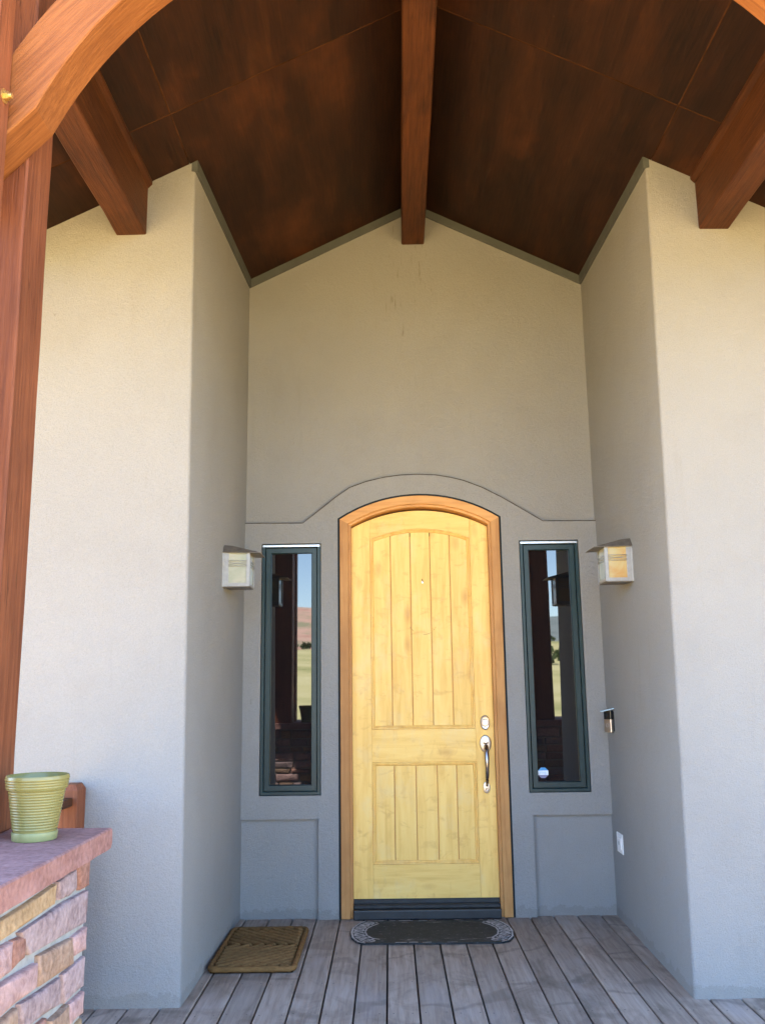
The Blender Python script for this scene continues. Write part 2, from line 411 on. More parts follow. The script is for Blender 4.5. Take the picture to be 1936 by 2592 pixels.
# ---------------------------------------------------------------- dimensions from the photograph
ZR, SL = 4.8254, 0.4923
def ce(x): return ZR-SL*abs(x)
DL, DR = 1.535, 1.500
def lerp(a, b, t): return a+(b-a)*t
def xw(side, y, z):
    if side < 0: f = lerp(-1.180, -1.220, z/4.235); return lerp(-1.161, f, -y/DL)
    f = lerp(1.159, 1.219, z/4.235); return lerp(1.181, f, -y/DR)
YF = -3.95        # front edge of the porch roof
EAVE = 2.3

# ---------------------------------------------------------------- ground and far land
def ground_h(x, y):
    d = math.hypot(x, y+3); h = -.38
    if y < -12:
        s = min(1, (-12-y)/60.0); h += .055*(-12-y)*s*(.75+.25*mnoise.noise((x*.006, y*.006, 3)))
    else: h += 0
    if d > 25: h += (mnoise.noise((x*.02, y*.02, 0))*1.2)*min(1, (d-25)/80)
    hills = max(0, min(1, (d-330)/260))
    if y < 0: h += hills*(18+26*abs(mnoise.noise((x*.0022+7.1, y*.0018, 1.7)))+10*mnoise.noise((x*.012, y*.012, 5)))*(1.0 if x < 0 else .8)
    return h
def m_ground():
    mt, t, p = mat('ground')
    tc = N(t, 'ShaderNodeTexCoord'); sx = N(t, 'ShaderNodeSeparateXYZ'); t.links.new(tc.outputs['Object'], sx.inputs[0])
    X, Y, Z = sx.outputs; v = coords(t)
    d = math_(t, 'MULTIPLY', Y, -1)
    n = noise(t, v, .25, 5, .6)
    dirt = ramp(t, noise(t, v, 3, 6, .65), [(.3, (.38, .235, .080)), (.7, (.50, .345, .135))])
    grass = ramp(t, noise(t, v, .08, 6, .65), [(.32, (.26, .27, .10)), (.5, (.50, .45, .22)), (.7, (.60, .54, .31))])
    hillr = ramp(t, noise(t, coords(t, (.02, .02, .15)), 1.4, 6, .7), [(.3, (.34, .17, .12)), (.5, (.54, .34, .26)), (.62, (.24, .24, .14)), (.8, (.62, .45, .36))])
    hillg = ramp(t, noise(t, coords(t, (.03, .03, .1)), 1.3, 6, .7), [(.3, (.14, .17, .16)), (.6, (.23, .26, .25)), (.8, (.36, .36, .32))])  # forested right-hand hill, distance haze painted in as bluish grey
    sid = math_(t, 'GREATER_THAN', X, 10)
    hill = mix(t, sid, hillr, hillg)
    r1 = ramp(t, math_(t, 'ADD', math_(t, 'MULTIPLY', d, .02), math_(t, 'MULTIPLY', n, .35)), [(.66, (0, 0, 0)), (.74, (1, 1, 1))])
    c = mix(t, r1, dirt, grass)
    r2 = ramp(t, math_(t, 'ADD', math_(t, 'MULTIPLY', d, .002), math_(t, 'MULTIPLY', n, .1)), [(.60, (0, 0, 0)), (.68, (1, 1, 1))])
    c = mix(t, r2, c, hill)
    setc(t, p, c, .95, .05); return mt
def axis_pts(far, near, n):
    return [near*(math.sinh(i/n*math.asinh(far/near))) for i in range(-n, n+1)]
gx = axis_pts(1800, 6, 70); gy = [-3-v for v in axis_pts(1800, 6, 70)]
g = MB(); nx = len(gx)
g.v = [Vector((x, y, ground_h(x, y))) for y in gy for x in gx]
g.f = [(j*nx+i, j*nx+i+1, (j+1)*nx+i+1, (j+1)*nx+i) for j in range(len(gy)-1) for i in range(nx-1)]
tag(g.obj('ground', m_ground(), smooth=True, sharp=3), 'red dirt yard rising to dry grass and red hills, seen reflected in windows', 'ground', kind='structure')
# juniper scrub on the slopes, visible only as reflections
scr = MB(); rs = random.Random(5)
for k in range(420):
    y = -rs.uniform(45, 330); x = rs.uniform(-170, 170)*(.35+abs(y)/300)
    if mnoise.noise((x*.03, y*.03, 2)) < -.05: continue
    z = ground_h(x, y); r = rs.uniform(1.0, 2.3)
    for q in range(26):
        u = Vector((rs.gauss(0, 1), rs.gauss(0, 1), rs.gauss(0, 1))).normalized()*r*rs.uniform(.45, 1)
        c = Vector((x, y, z+r*.85))+Vector((u.x, u.y, u.z*.85)); s_ = r*.42
        a = Vector((rs.gauss(0, 1), rs.gauss(0, 1), rs.gauss(0, 1))).normalized(); b = a.cross(Vector((rs.gauss(0, 1), rs.gauss(0, 1), .3))).normalized()
        scr.add([c+a*s_, c+b*s_, c-a*s_, c-b*s_], [(0, 1, 2, 3)])
tag(scr.obj('juniper_scrub', m_simple('juniper', (.055, .075, .028), .9, .1, grain=(.6, .4))), 'dark green juniper scrub dotting the far slopes, seen reflected in the windows', 'shrubs', kind='stuff')

# ---------------------------------------------------------------- deck
deck = thing('deck', 'weathered grey plank porch floor', 'floor', (0, -2.6, 0), kind='structure')
G0, GS = -.2426, .1469
DB = MB()   # dark framing below
DB.box(-2.6, 2.6, YF, -1.49, -.36, -.06); DB.box(-1.15, 1.15, -1.49, .12, -.36, -.06)
DB.obj('deck_frame', m_simple('deck_frame_wood', (.05, .04, .035), .9, .1), deck)
nails = MB(); joists = [-.40, -.81, -1.22, -1.635, -2.05, -2.47, -2.9, -3.3]
rb = random.Random(3)
for i in range(-15, 18):
    x0 = G0+i*GS+.0042; x1 = x0+GS-.0084; xc = (x0+x1)/2
    inside = x1 < 1.30 and x0 > -1.34
    yb = .05 if inside else -1.47
    if inside and (x0 < -1.165 or x1 > 1.16): yb = .05
    cut = rb.choice([-2.05, -2.47, -2.47, -2.9, -2.9, -3.3]) if inside else -2.9
    dz = rb.uniform(-.0022, .0012)
    for (a, b) in ((yb, cut+.0015), (cut-.0015, YF)):
        tl = rb.uniform(-.0012, .0012)
        M = MB().box(x0, x1, b, a, -.032, 0+dz)
        for v in M.v:
            if v.z > -.02: v.z += tl*(1 if v.x > xc else -1)
        M.obj('deck_board', DECK, deck, bevel=.0035, origin=(xc, (a+b)/2, 0))
    for jy in joists:
        if jy > yb: continue
        for sx_ in (-.045, .045):
            cx, cy = xc+sx_+rb.uniform(-.006, .006), jy+rb.uniform(-.012, .012)
            nails.add([(cx+.0038*math.cos(a*math.pi/3), cy+.0038*math.sin(a*math.pi/3), dz+.0016) for a in range(6)], [tuple(range(6))])
tag(nails.obj('nail_heads', NAIL, deck), kind='stuff')

# ---------------------------------------------------------------- house walls
house = thing('house', 'beige stucco house front with a recessed gabled entry niche', 'house', (0, 0, 0))
def wall_mass(side):
    D = DL if side < 0 else DR; r = .014
    def ring(z_of, zi):
        pts = []
        xf = xw(side, -D, zi); 
        for xx in (6.0, 4.5, 2.9, 2.4, 2.0, 1.6): pts.append((side*xx, -D))
        pts.append((xf+side*.15, -D))
        for k in range(5):
            a = k/4*math.pi/2
            pts.append((xf+side*r-side*r*math.sin(a), -D+r-r*math.cos(a)))
        for yy in (-1.1, -.7, -.3, .0, .25): pts.append((xw(side, min(yy, 0), zi), yy))
        pts.append((side*6.0, .25))
        return [(x, y, z_of(x)) for x, y in pts]
    top = lambda x: (ce(x)+.03) if abs(x) < 2.3 else 3.45
    L = [ring(lambda x: -.35, 0), ring(lambda x: .0, 0)]
    for k in (1, 2, 3): L.append(ring(lambda x, k=k: top(x)*k/4, 4.235*k/4))
    L.append(ring(top, 4.235))
    return MB().loops(L, True, True, True)
wl = wall_mass(-1).obj('wall', STUCCO, house, smooth=True, sharp=.5)
wr = wall_mass(1).obj('wall', STUCCO, house, smooth=True, sharp=.5)
# door / window openings
CX, CZ, CR = .003, 1.683, .986            # casing outer arc
def arch(x0, x1, zb, cx, cz, r, d=0, n=18, dzb=None):
    x0 += d; x1 -= d; r -= d; zb = zb+(d if dzb is None else dzb)
    pts = [(x0, zb)]
    for k in range(n+1):
        x = lerp(x0, x1, k/n); pts.append((x, cz+math.sqrt(max(0, r*r-(x-cx)**2))))
    pts.append((x1, zb)); return pts
def rect(x0, x1, z0, z1, d=0): return [(x0+d, z0+d), (x0+d, z1-d), (x1-d, z1-d), (x1-d, z0+d)]
WL = (-1.0457, -.6574, .741, 2.353); WR = (.6667, 1.0546, .741, 2.353)
bw = [(-1.30, -.3), (-1.30, 4.3), (-.02, ce(.02)+.03), (.02, ce(.02)+.03), (1.30, 4.3), (1.30, -.3)]
back = plate(bw, [arch(-.528, .534, -.25, CX, CZ, CR, -.016, dzb=0)]+[rect(*W, d=-.007) for W in (WL, WR)], 0, .16).obj('wall', STUCCO, house)
arc_pts = [(-.776, 2.494), (-.66, 2.585), (-.56, 2.665), (-.462, 2.733), (-.35, 2.773), (-.226, 2.801), (-.11, 2.815), (.011, 2.818), (.12, 2.812), (.22, 2.794), (.309, 2.771), (.43, 2.722), (.556, 2.655), (.69, 2.573), (.829, 2.486)]
dl = arch(-.528, .534, -.02, CX, CZ, CR, -.011, dzb=0)
sur = [(-.671, -.02), (-.671, .595), (-1.25, .595), (-1.25, 2.497)]+arc_pts+[(1.25, 2.482), (1.25, .603), (.682, .603), (.682, -.02)]+list(reversed(dl))
plate(sur, [rect(*W, d=-.003) for W in (WL, WR)], -.030, .012).obj('raised_surround', STUCCO, house)
# grime line along the ledge of the raised surround
gl = [(-1.19, 2.498)]+arc_pts+[(1.19, 2.483)]
MB().tube([(x, -.0285, z+.0005) for x, z in gl], .0034, 6).obj('ledge_grime', m_simple('grime', (.075, .062, .048), .95, .05, grain=(25, .5)), house)
# dark sealant gap behind the casing, closed back
MB().box(-.56, .56, .10, .13, -.2, 2.75).obj('backing', GAPMAT, house)
MB().loops([[XZ(p, y) for p in arch(-.528, .534, 0, CX, CZ, CR, d, dzb=0)] for d, y in ((-.014, .02), (-.014, -.033), (.002, -.033), (.002, .02))], False).obj('sealant', GAPMAT, house)
# eave trim strips
TT = .060
tk = .014
for s in (-1, 1):
    xb = xw(s, 0, 4.2)
    # back wall, sloped
    x_in = .079*s
    P = [(x_in, ce(x_in)+.01), (xb, ce(xb)+.01), (xb, ce(xb)-TT), (x_in, ce(x_in)-TT)]
    poly_prism(P, -tk, .01, XZ).obj('eave_trim', TRIM, house, bevel=.003)
    D = DL if s < 0 else DR
    xf = xw(s, -D, 4.235); L = []
    for y, xx in ((-D-.002, xf), (-tk-.003, xb)):
        xo = xx-s*tk; zt = ce(xo)+.012
        L.append([(xx+s*.02, y, zt), (xo, y, zt), (xo, y, ce(xx)-TT), (xx+s*.02, y, ce(xx)-TT)])
    MB().loops(L, True, True, True).obj('eave_trim', TRIM, house, bevel=.003)

# windows
def window(W, yaw_deg, label):
    x0, x1, z0, z1 = W; c = ((x0+x1)/2, -.01, z0)
    e = thing('window', label, None, c); e.parent = house; e.location = Vector(c)
    MB().loops([[XZ(p, y) for p in rect(*W, d=d)] for d, y in ((.0, .05), (.0, -.024), (.003, -.027), (.019, -.027), (.022, -.024), (.022, .0), (.026, .0), (.026, .05))]).obj('outer_frame', GREEN, e)
    MB().loops([[XZ(p, y) for p in rect(*W, d=d)] for d, y in ((.0262, .04), (.0262, -.014), (.028, -.017), (.058, -.017), (.0605, -.014), (.0625, .004), (.0625, .04))]).obj('sash', GREEN, e)
    # pane: thin slab, very slightly out of true
    cx, hw = (x0+x1)/2, (x1-x0)/2-.060
    k = math.tan(math.radians(yaw_deg))
    M = MB().box(cx-hw, cx+hw, .004, .010, z0+.060, z1-.060)
    for v in M.v: v.y += (v.x-cx)*k
    M.obj('pane', PANE, e)
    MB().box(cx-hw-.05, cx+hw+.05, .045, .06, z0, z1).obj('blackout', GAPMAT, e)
    MB().box(x0+.004, x1-.004, -.036, .0, z1-.021, z1-.0055).obj('drip_flashing', ALU, e, bevel=.002)
    return e
winL = window(WL, -0.85, 'left narrow sidelight window with dark green frame reflecting timber post')
winR = window(WR, 0.0, 'right narrow sidelight window with dark green frame and octagonal security sticker')
def text_part(body, size, loc, rot, material, parent, name):
    cu = bpy.data.curves.new(name, 'FONT'); cu.body = body; cu.size = size; cu.align_x = 'CENTER'; cu.align_y = 'CENTER'; cu.extrude = .0004
    tmp = bpy.data.objects.new(name, cu); COL.objects.link(tmp)
    bpy.context.view_layer.update()
    me = bpy.data.meshes.new_from_object(tmp.evaluated_get(bpy.context.evaluated_depsgraph_get()))
    bpy.data.objects.remove(tmp); ob = bpy.data.objects.new(name, me); COL.objects.link(ob)
    me.materials.clear(); me.materials.append(material)
    ob.parent = parent; ob.location = Vector(loc)-Vector(parent['_o']); ob.rotation_euler = rot; return ob
sx0, sz0, sr = .7625, .857, .035
octo = [(sx0+sr*math.cos(math.pi/8+k*math.pi/4), sz0+sr*math.sin(math.pi/8+k*math.pi/4)) for k in range(8)]
def clip(poly, zc, keep_up):
    out = []
    for i in range(len(poly)):
        a, b = poly[i], poly[(i+1) % len(poly)]
        ina, inb = (a[1] >= zc) == keep_up, (b[1] >= zc) == keep_up
        if ina: out.append(a)
        if ina != inb:
            t_ = (zc-a[1])/(b[1]-a[1]); out.append((lerp(a[0], b[0], t_), zc))
    return out
for nm, pl, mm in (('sticker_top', clip(octo, sz0+.014, True), STK_BLUE), ('sticker_band', clip(clip(octo, sz0+.0138, False), sz0-.0138, True), STK_WHITE), ('sticker_base', clip(octo, sz0-.014, False), STK_DARK)):
    poly_prism(pl, .0022, .0036, XZ).obj(nm, mm, winR)
text_part('ring', .026, (sx0, .0018, sz0+.002), (math.pi/2, 0, 0), m_simple('sticker_ink', (.35, .50, .66), .4, .3), winR, 'sticker_lettering')

# door frame (casing, jamb, threshold)
frame = thing('door_frame', None, None, (0, -.02, 0)); frame.parent = house
def casing_seg(sel, name, material):
    prof = ((0, .02), (0, -.043), (.002, -.045), (.054, -.045), (.057, -.042), (.057, -.031), (.059, -.029), (.072, -.029), (.074, -.026), (.074, .085))
    MB().loops([[XZ(p, y) for p in sel(arch(-.528, .534, .004, CX, CZ, CR, d, n=24, dzb=0))] for d, y in prof], False).obj(name, material, frame, smooth=True, sharp=.4)
casing_seg(lambda l: l[:2], 'jamb', CASING); casing_seg(lambda l: l[-2:], 'jamb', CASING); casing_seg(lambda l: l[1:-1], 'arched_head', CASING_H)
M = MB().box(-.452, .458, -.072, .045, .004, .058); M.obj('threshold', BRONZE, frame, bevel=.006, seg=2)
MB().box(-.452, .458, -.030, .045, .0585, .080).obj('sill_step', BRONZE, frame, bevel=.004)

# ---------------------------------------------------------------- door
YD = .035
def dm(x, z): return (.0012+x*1.0059, z*1.0059-.0085)      # slab size and seat in the jamb
door = thing('entry_door', 'honey yellow pine entry door with arched top and plank panels', 'door', (0, YD, .08))
OA = dict(cx=.003, cz=1.624, r=.950)      # outer arc of the slab
IA = dict(cx=.006, cz=1.593, r=.858)      # panel arc
X0, X1, PX0, PX1 = -.462, .468, -.329, .340
ZB, P1B, P1T, P2B = .080, .312, .935, 1.138
def oz(x): return OA['cz']+math.sqrt(OA['r']**2-(x-OA['cx'])**2)
def iz(x, d=0): return IA['cz']+math.sqrt((IA['r']-d)**2-(x-IA['cx'])**2)
def dpart(name, pts, material, y0=YD, y1=YD+.03, bev=.0006):
    pts = [dm(*p) for p in pts]
    return poly_prism(pts, y0, y1, XZ).obj(name, material, door, bevel=bev, origin=(0, YD, 0))
g_ = .0004
def xs(a, b, n): return [lerp(a, b, k/n) for k in range(n+1)]
dpart('stile', [(X0, ZB)]+[(x, oz(x)) for x in xs(X0, PX0-g_, 5)]+[(PX0-g_, ZB)], DOOR_V)
dpart('stile', [(PX1+g_, ZB)]+[(x, oz(x)) for x in xs(PX1+g_, X1, 5)]+[(X1, ZB)], DOOR_V)
dpart('rail', rect(PX0+g_, PX1-g_, ZB, P1B), DOOR_H); dpart('rail', rect(PX0+g_, PX1-g_, P1T, P2B), DOOR_H)
dpart('arched_rail', [(x, oz(x)) for x in xs(PX0+g_, PX1-g_, 18)]+[(x, iz(x)) for x in reversed(xs(PX0+g_, PX1-g_, 18))], DOOR_H)
pa, pb = dm(X0+.002, ZB+.002), dm(X1-.002, 2.40)
for zz0, zz1 in ((P1B, P1T), (P2B, 2.40)):
    qa, qb = dm(PX0+.001, zz0+.001), dm(PX1-.001, zz1-.001)
    MB().box(qa[0], qb[0], YD+.0145, YD+.0295, qa[1], qb[1]).obj('panel_back', CASING, door)
MB().box(pa[0], pb[0], YD+.0305, YD+.044, pa[1], pb[1]).obj('core', CASING, door)
def planks(edges, zb, topf):
    for k in range(len(edges)-1):
        a, b = edges[k]+.0026, edges[k+1]-.0026
        if k == 0: a = PX0+.001
        if k == len(edges)-2: b = PX1-.001
        dpart('plank', [(a, zb+.001)]+[(x, topf(x)-.001) for x in xs(a, b, 4)]+[(b, zb+.001)], DOOR_P, YD+.009, YD+.0143, .0024)
planks([PX0, -.193, -.061, .071, .202, PX1], P2B, iz)
planks([PX0, -.188, -.049, .087, .211, PX1], P1B, lambda x: P1T)
def moulding(loopf):
    prof = ((-.003, YD+.004), (-.002, YD+.001), (.000, YD+.003), (.002, YD-.004), (.005, YD-.0065), (.010, YD-.005), (.0125, YD+.003), (.0145, YD+.003), (.016, YD-.001), (.021, YD+.002), (.024, YD+.0085), (.024, YD+.012))
    MB().loops([[XZ(dm(*p), y) for p in loopf(d)] for d, y in prof]).obj('moulding', DOOR_V, door, smooth=True, sharp=.5, origin=(0, YD, 0))
moulding(lambda d: arch(PX0, PX1, P2B, IA['cx'], IA['cz'], IA['r'], d, n=18))
moulding(lambda d: rect(PX0, PX1, P1B, P1T, d))
pa, pb = dm(-.455, .0835), dm(.459, .112)
MB().box(pa[0], pb[0], YD-.012, YD-.0005, pa[1], pb[1]).obj('door_sweep', BRONZE, door, bevel=.003)
# hardware
def oval(cx, cz, a, b, prof, parent, name, material, n=28):
    L = [[(cx+a*s*math.cos(2*math.pi*k/n), y, cz+b*s*math.sin(2*math.pi*k/n)) for k in range(n)] for s, y in prof]
    return MB().loops(L, True, False, True).obj(name, material, parent, smooth=True, sharp=.7)
hx = dm(.401, 1.175)
db_ = oval(hx[0], hx[1], .031, .047, ((1, YD), (1, YD-.006), (.95, YD-.010), (.86, YD-.012), (.80, YD-.011), (.3, YD-.0125)), door, 'deadbolt', NICKEL)
oval(hx[0], hx[1]-.001, .0235, .0235, ((1, YD-.010), (1, YD-.018), (.9, YD-.021), (.82, YD-.019), (.3, YD-.0195)), db_, 'cylinder', NICKEL)
MB().box(hx[0]-.001, hx[0]+.001, YD-.0205, YD-.019, hx[1]+.004, hx[1]+.013).obj('keyhole', GAPMAT, db_)
hp = dm(.400, 1.042)
hs = oval(hp[0], hp[1], .038, .056, ((1, YD), (1, YD-.006), (.95, YD-.011), (.87, YD-.013), (.3, YD-.014)), door, 'handle_plate', NICKEL)
lp = MB(); lv = []
for k in range(9):
    t_ = -1+2*k/8; lv.append((hp[0]+t_*.019, 1-abs(t_)))
lp.loops([[(x, YD-.013, hp[1]+.012-.004*q) for x, q in lv], [(x, YD-.034*(.35+.65*q), hp[1]+.010-.004*q) for x, q in lv], [(x, YD-.034*(.35+.65*q), hp[1]+.004-.006*q) for x, q in lv], [(x, YD-.013, hp[1]+.002-.006*q) for x, q in lv]], False).obj('thumb_latch', DARKNICKEL, hs, smooth=True)
pts, rad = [], []
z_top, z_bot = hp[1]-.020, dm(.4, .782)[1]
for k in range(25):
    t_ = k/24; z = lerp(z_top+.008, z_bot, t_)
    out = .052*math.sin(math.pi*min(1, (t_*1.02+.02)))**.55
    pts.append((hp[0]+.001-.001*t_, YD-.008-out, z)); rad.append(lerp(.0135, .0095, t_)+.003*math.sin(math.pi*min(1, t_*1.6)) if t_ < .62 else lerp(.0125, .0085, (t_-.62)/.38))
MB().tube(pts, rad, 12).obj('grip', DARKNICKEL, door, smooth=True, sharp=1.2)
fp = dm(.3985, .772)
fo = oval(fp[0], fp[1], .023, .037, ((1, YD), (1, YD-.004), (.92, YD-.008), (.8, YD-.009), (.3, YD-.0095)), door, 'handle_foot', NICKEL, 20)
oval(fp[0], fp[1]-.012, .009, .008, ((1, YD-.009), (1, YD-.014), (.8, YD-.016), (.3, YD-.015)), fo, 'screw', DARKNICKEL, 12)
kp = dm(.016, 2.096)
hk = MB(); hk.tube([(kp[0], YD+.012, kp[1]+.012), (kp[0], YD-.004, kp[1]+.013), (kp[0]+.002, YD-.007, kp[1]+.004), (kp[0]+.003, YD-.006, kp[1]-.006)], .0022, 6)
hk.obj('nail_hook', DARKNICKEL, door)
oval(kp[0]+.002, kp[1]-.006, .005, .009, ((1, YD+.0105), (1, YD+.007), (.4, YD+.006)), door, 'peephole', ALU, 12)

# ---------------------------------------------------------------- porch roof: plywood ceiling, beams
roof = thing('porch_roof', 'dark stained plywood gable ceiling with exposed timber beams over the porch', 'roof', (0, -2.6, ZR))
def slope_panel(s, xa, xb, ya, yb, off0, off1, name, material, bev=.002):
    P = []
    for o in (off0, off1):
        P.append([(s*xa, ya, ce(xa)+o), (s*xb, ya, ce(xb)+o), (s*xb, yb, ce(xb)+o), (s*xa, yb, ce(xa)+o)])
    return MB().loops(P, True, True, True).obj(name, material, roof, bevel=bev, origin=(s*(xa+xb)/2, (ya+yb)/2, ce((xa+xb)/2)))
for s in (-1, 1):
    for xa, xb in ((.0, 1.25), (1.25, EAVE)):
        for ya, yb in ((.2 if xa == 0 else -1.40, -1.97), (-1.97, YF)):
            slope_panel(s, xa+.0012, xb-.0012, ya-.0012, yb+.0012, .0, .012, 'ceiling_panel', PLY, .0015)
    slope_panel(s, .09, EAVE-.01, -1.9665, -1.9735, -.0012, .004, 'seam', SEAM, 0)
    slope_panel(s, 1.2468, 1.2532, -1.60, YF, -.001, .004, 'seam', SEAM, 0)
    slope_panel(s, .0, EAVE+.05, .3, YF-.02, .016, .17, 'roof_deck', ROOFM, 0)
def beam(name, c0, c1, x_half, z0, z1f, y0, y1, material=TIMBER_Y, bev=.006):
    L = []
    n = 9
    for k in range(n):
        y = lerp(y0, y1, k/(n-1)); c = lerp(c0, c1, k/(n-1)); j = .003*math.sin(k*2.3+c0*9)
        xa, xb = c-x_half+j, c+x_half+j*.5
        L.append([(xa, y, z0+j*.6), (xb, y, z0-j*.4), (xb, y, z1f(xb)), (xa, y, z1f(xa))])
    return MB().loops(L, True, True, True).obj(name, material, roof, bevel=bev, origin=(c0, (y0+y1)/2, z0))
beam('ridge_beam', .0, -.042, .080, 4.511, lambda x: ce(x)+.012, .05, YF+.1)
beam('purlin', -1.550, -1.540, .080, 3.801, lambda x: ce(x)+.010, -1.48, YF+.1)
beam('purlin', 1.556, 1.552, .081, 3.800, lambda x: ce(x)+.010, -1.45, YF+.1)
for s, xa in ((-1, 1.470), (1, 1.475)):
    xi = xa-.022
    L = [[(s*xi, y, ce(xi)+.006), (s*xa, y, ce(xa)+.006), (s*xa, y, ce(xa)-.032), (s*xi, y, ce(xi)-.020)] for y in (-1.50, YF+.1)]
    MB().loops(L, True, True, True).obj('batten', TIMBER_Y, roof, bevel=.002)
# main house roof beyond the porch (out of view, keeps the light right)
for s in (-1, 1):
    MB().loops([[(s*2.36, -2.1, 3.30), (s*6.6, -2.1, 3.30), (s*6.6, 4, 5.6), (s*2.36, 4, 5.6)], [(s*2.36, -2.1, 3.46), (s*6.6, -2.1, 3.46), (s*6.6, 4, 5.76), (s*2.36, 4, 5.76)]], True, True, True).obj('main_roof', ROOFM, house)
MB().box(-6, 6, .26, 4.2, -.4, 3.4).obj('house_core', STUCCO, house)

# ---------------------------------------------------------------- timber arch frame
arch_f = thing('timber_arch_frame', 'orange brown timber posts with curved arch brace framing the porch front', 'timber frame', (0, -3.52, 1.05))
AC, AR, AO = (0, 2.554), 1.342, 1.495
def arch_half(s):
    inn = [(-1.478, 2.846), (-1.36, 2.966), (-1.232, 3.099), (-1.222, 3.110)]
    a0 = math.atan2(3.132-AC[1], 1.211); 
    for k in range(23):
        a = lerp(a0, math.pi/2, k/22); inn.append((-AR*math.cos(a)-(.0012 if k == 22 else 0)*0, AC[1]+AR*math.sin(a)))
    out = []
    b0 = math.acos(1.40/AO)
    for k in range(23):
        a = lerp(math.pi/2, b0, k/22); out.append((-AO*math.cos(a), AC[1]+AO*math.sin(a)))
    out.append((-1.478, 2.99))
    inn[-1] = (-.001, inn[-1][1]); out[0] = (-.001, out[0][1])
    ch = .010
    cen = inn+out
    def off(loop, d):
        n = len(loop); o = []
        for i in range(n):
            a, b, c = Vector(loop[i-1]), Vector(loop[i]), Vector(loop[(i+1) % n])
            t_ = (c-a).normalized(); o.append((b.x+t_.y*-d*-1*0+0, b.y))
        return o
    lo = [(-s*x, z) for x, z in cen] if s > 0 else cen
    M = MB()
    # quad strip front / back plus edge skins, so grain and bevel stay clean
    ni = len(inn); no = len(out)
    yn, yf = -3.595, -3.452
    ring = [(p if s < 0 else (-p[0], p[1])) for p in cen]
    M.loops([[XZ(p, yn) for p in ring], [XZ(p, yf) for p in ring]], True, True, True)
    return M.obj('arch_brace', TIMBER_A if s < 0 else TIMBER_A2, arch_f, bevel=.004, origin=(s*1.1, -3.52, 3.3))
TIMBER_A2 = m_wood('timber_arch_right', (.18, .055, .014), (.27, .092, .023), (.35, .135, .040), cracks=.6, bumpy=.55, axis=0, rot=(0, math.radians(-48), 0), knots=.7, scale=2.6, blotch=.45, blotch_c=(.14, .042, .012))
arch_half(-1); arch_half(1)
CAPZ = 1.043
for s, xi in ((-1, 1.296), (1, 1.250)):
    a, b = sorted((s*xi, s*(xi+.188)))
    M = MB(); n = 14; L = []
    rr = random.Random(7+s)
    for k in range(n):
        z = lerp(CAPZ+.001, 3.80, k/(n-1)); j = rr.uniform(-.0028, .0028); q = rr.uniform(-.0028, .0028)
        L.append([(a+j, -3.450, z), (b+j+q, -3.450, z), (b+q, -3.268+j, z), (a, -3.268+q, z)])
    M.loops(L, True, True, True).obj('post', TIMBER_Z, arch_f, bevel=.006, origin=(s*1.39, -3.36, 1.05))
    MB().box(a, b, -3.70, -3.597, CAPZ+.001, 3.75).obj('post', TIMBER_Z, arch_f, bevel=.006, origin=(s*1.39, -3.65, 1.05))
    for (bz) in (3.118,):
        x = s*xi; 
        bt = MB(); 
        for r0, xa, xb in ((.021, 0, .003), (.0135, .003, .014), (.0085, .014, .024)):
            bt.tube([(x-s*xa, -3.637, bz), (x-s*xb, -3.637, bz)], r0, 6 if r0 == .0135 else 14)
        bt.obj('bolt', BRASS, arch_f, smooth=False)
# principal rafters and king post above the arch
for s in (-1, 1):
    L = [[(s*.03, y, ce(.03)-.012), (s*(EAVE-.1), y, ce(EAVE-.1)-.012), (s*(EAVE-.1), y, ce(EAVE-.1)-.22), (s*.03, y, ce(.03)-.22)] for y in (-3.594, -3.453)]
    MB().loops(L, True, True, True).obj('rafter', TIMBER_Y, arch_f, bevel=.004, origin=(s*1.3, -3.52, 4.1))
MB().box(-.09, .09, -3.592, -3.456, 4.052, 4.509).obj('king_post', TIMBER_Z, arch_f, bevel=.004)

# ---------------------------------------------------------------- stone pillars
def stone(poly, to3, depth, material, parent, rng):
    """poly: 2d loop on the pillar face, pushed out by depth"""
    n = len(poly); c = (sum(p[0] for p in poly)/n, sum(p[1] for p in poly)/n)
    P = []
    for i in range(n):                       # one mid-point per side roughens the outline
        a, b = poly[i], poly[(i+1) % n]; P.append(a)
        L_ = math.hypot(b[0]-a[0], b[1]-a[1]); j = rng.uniform(-.05, .05)*L_*.35
        P.append(((a[0]+b[0])/2+(b[1]-a[1])/max(L_, 1e-6)*j*.5, (a[1]+b[1])/2-(b[0]-a[0])/max(L_, 1e-6)*j*.5))
    def ins(d, e=0):
        o = []
        for p in P:
            vx, vy = c[0]-p[0], c[1]-p[1]; l = math.hypot(vx, vy); k = min(d, l*.4)/l
            o.append((p[0]+vx*k, p[1]+vy*k))
        return o
    l0 = [to3(p, -.004) for p in P]; l1 = [to3(p, depth*.65+rng.uniform(-.002, .002)) for p in ins(.001)]
    l2 = [to3(p, depth*.92+rng.uniform(-.001, .001)) for p in ins(.005)]; l3 = [to3(p, depth+rng.uniform(-.002, .002)) for p in ins(.014)]
    M = MB().loops([l0, l1, l2, l3], True)
    o = len(M.v); nn = len(P); M.v.append(Vector(to3(c, depth+rng.uniform(0, .005))))
    M.f += [(3*nn+i, 3*nn+(i+1) % nn, o) for i in range(nn)]
    wc = Vector(to3(c, 0))
    return M.obj('stone', material, parent, smooth=True, sharp=1.0, origin=tuple(wc))
def grow(poly, d):
    n = len(poly); c = (sum(p[0] for p in poly)/n, sum(p[1] for p in poly)/n)
    return [(p[0]+(d if p[0] > c[0] else -d), p[1]+(d if p[1] > c[1] else -d)) for p in poly]
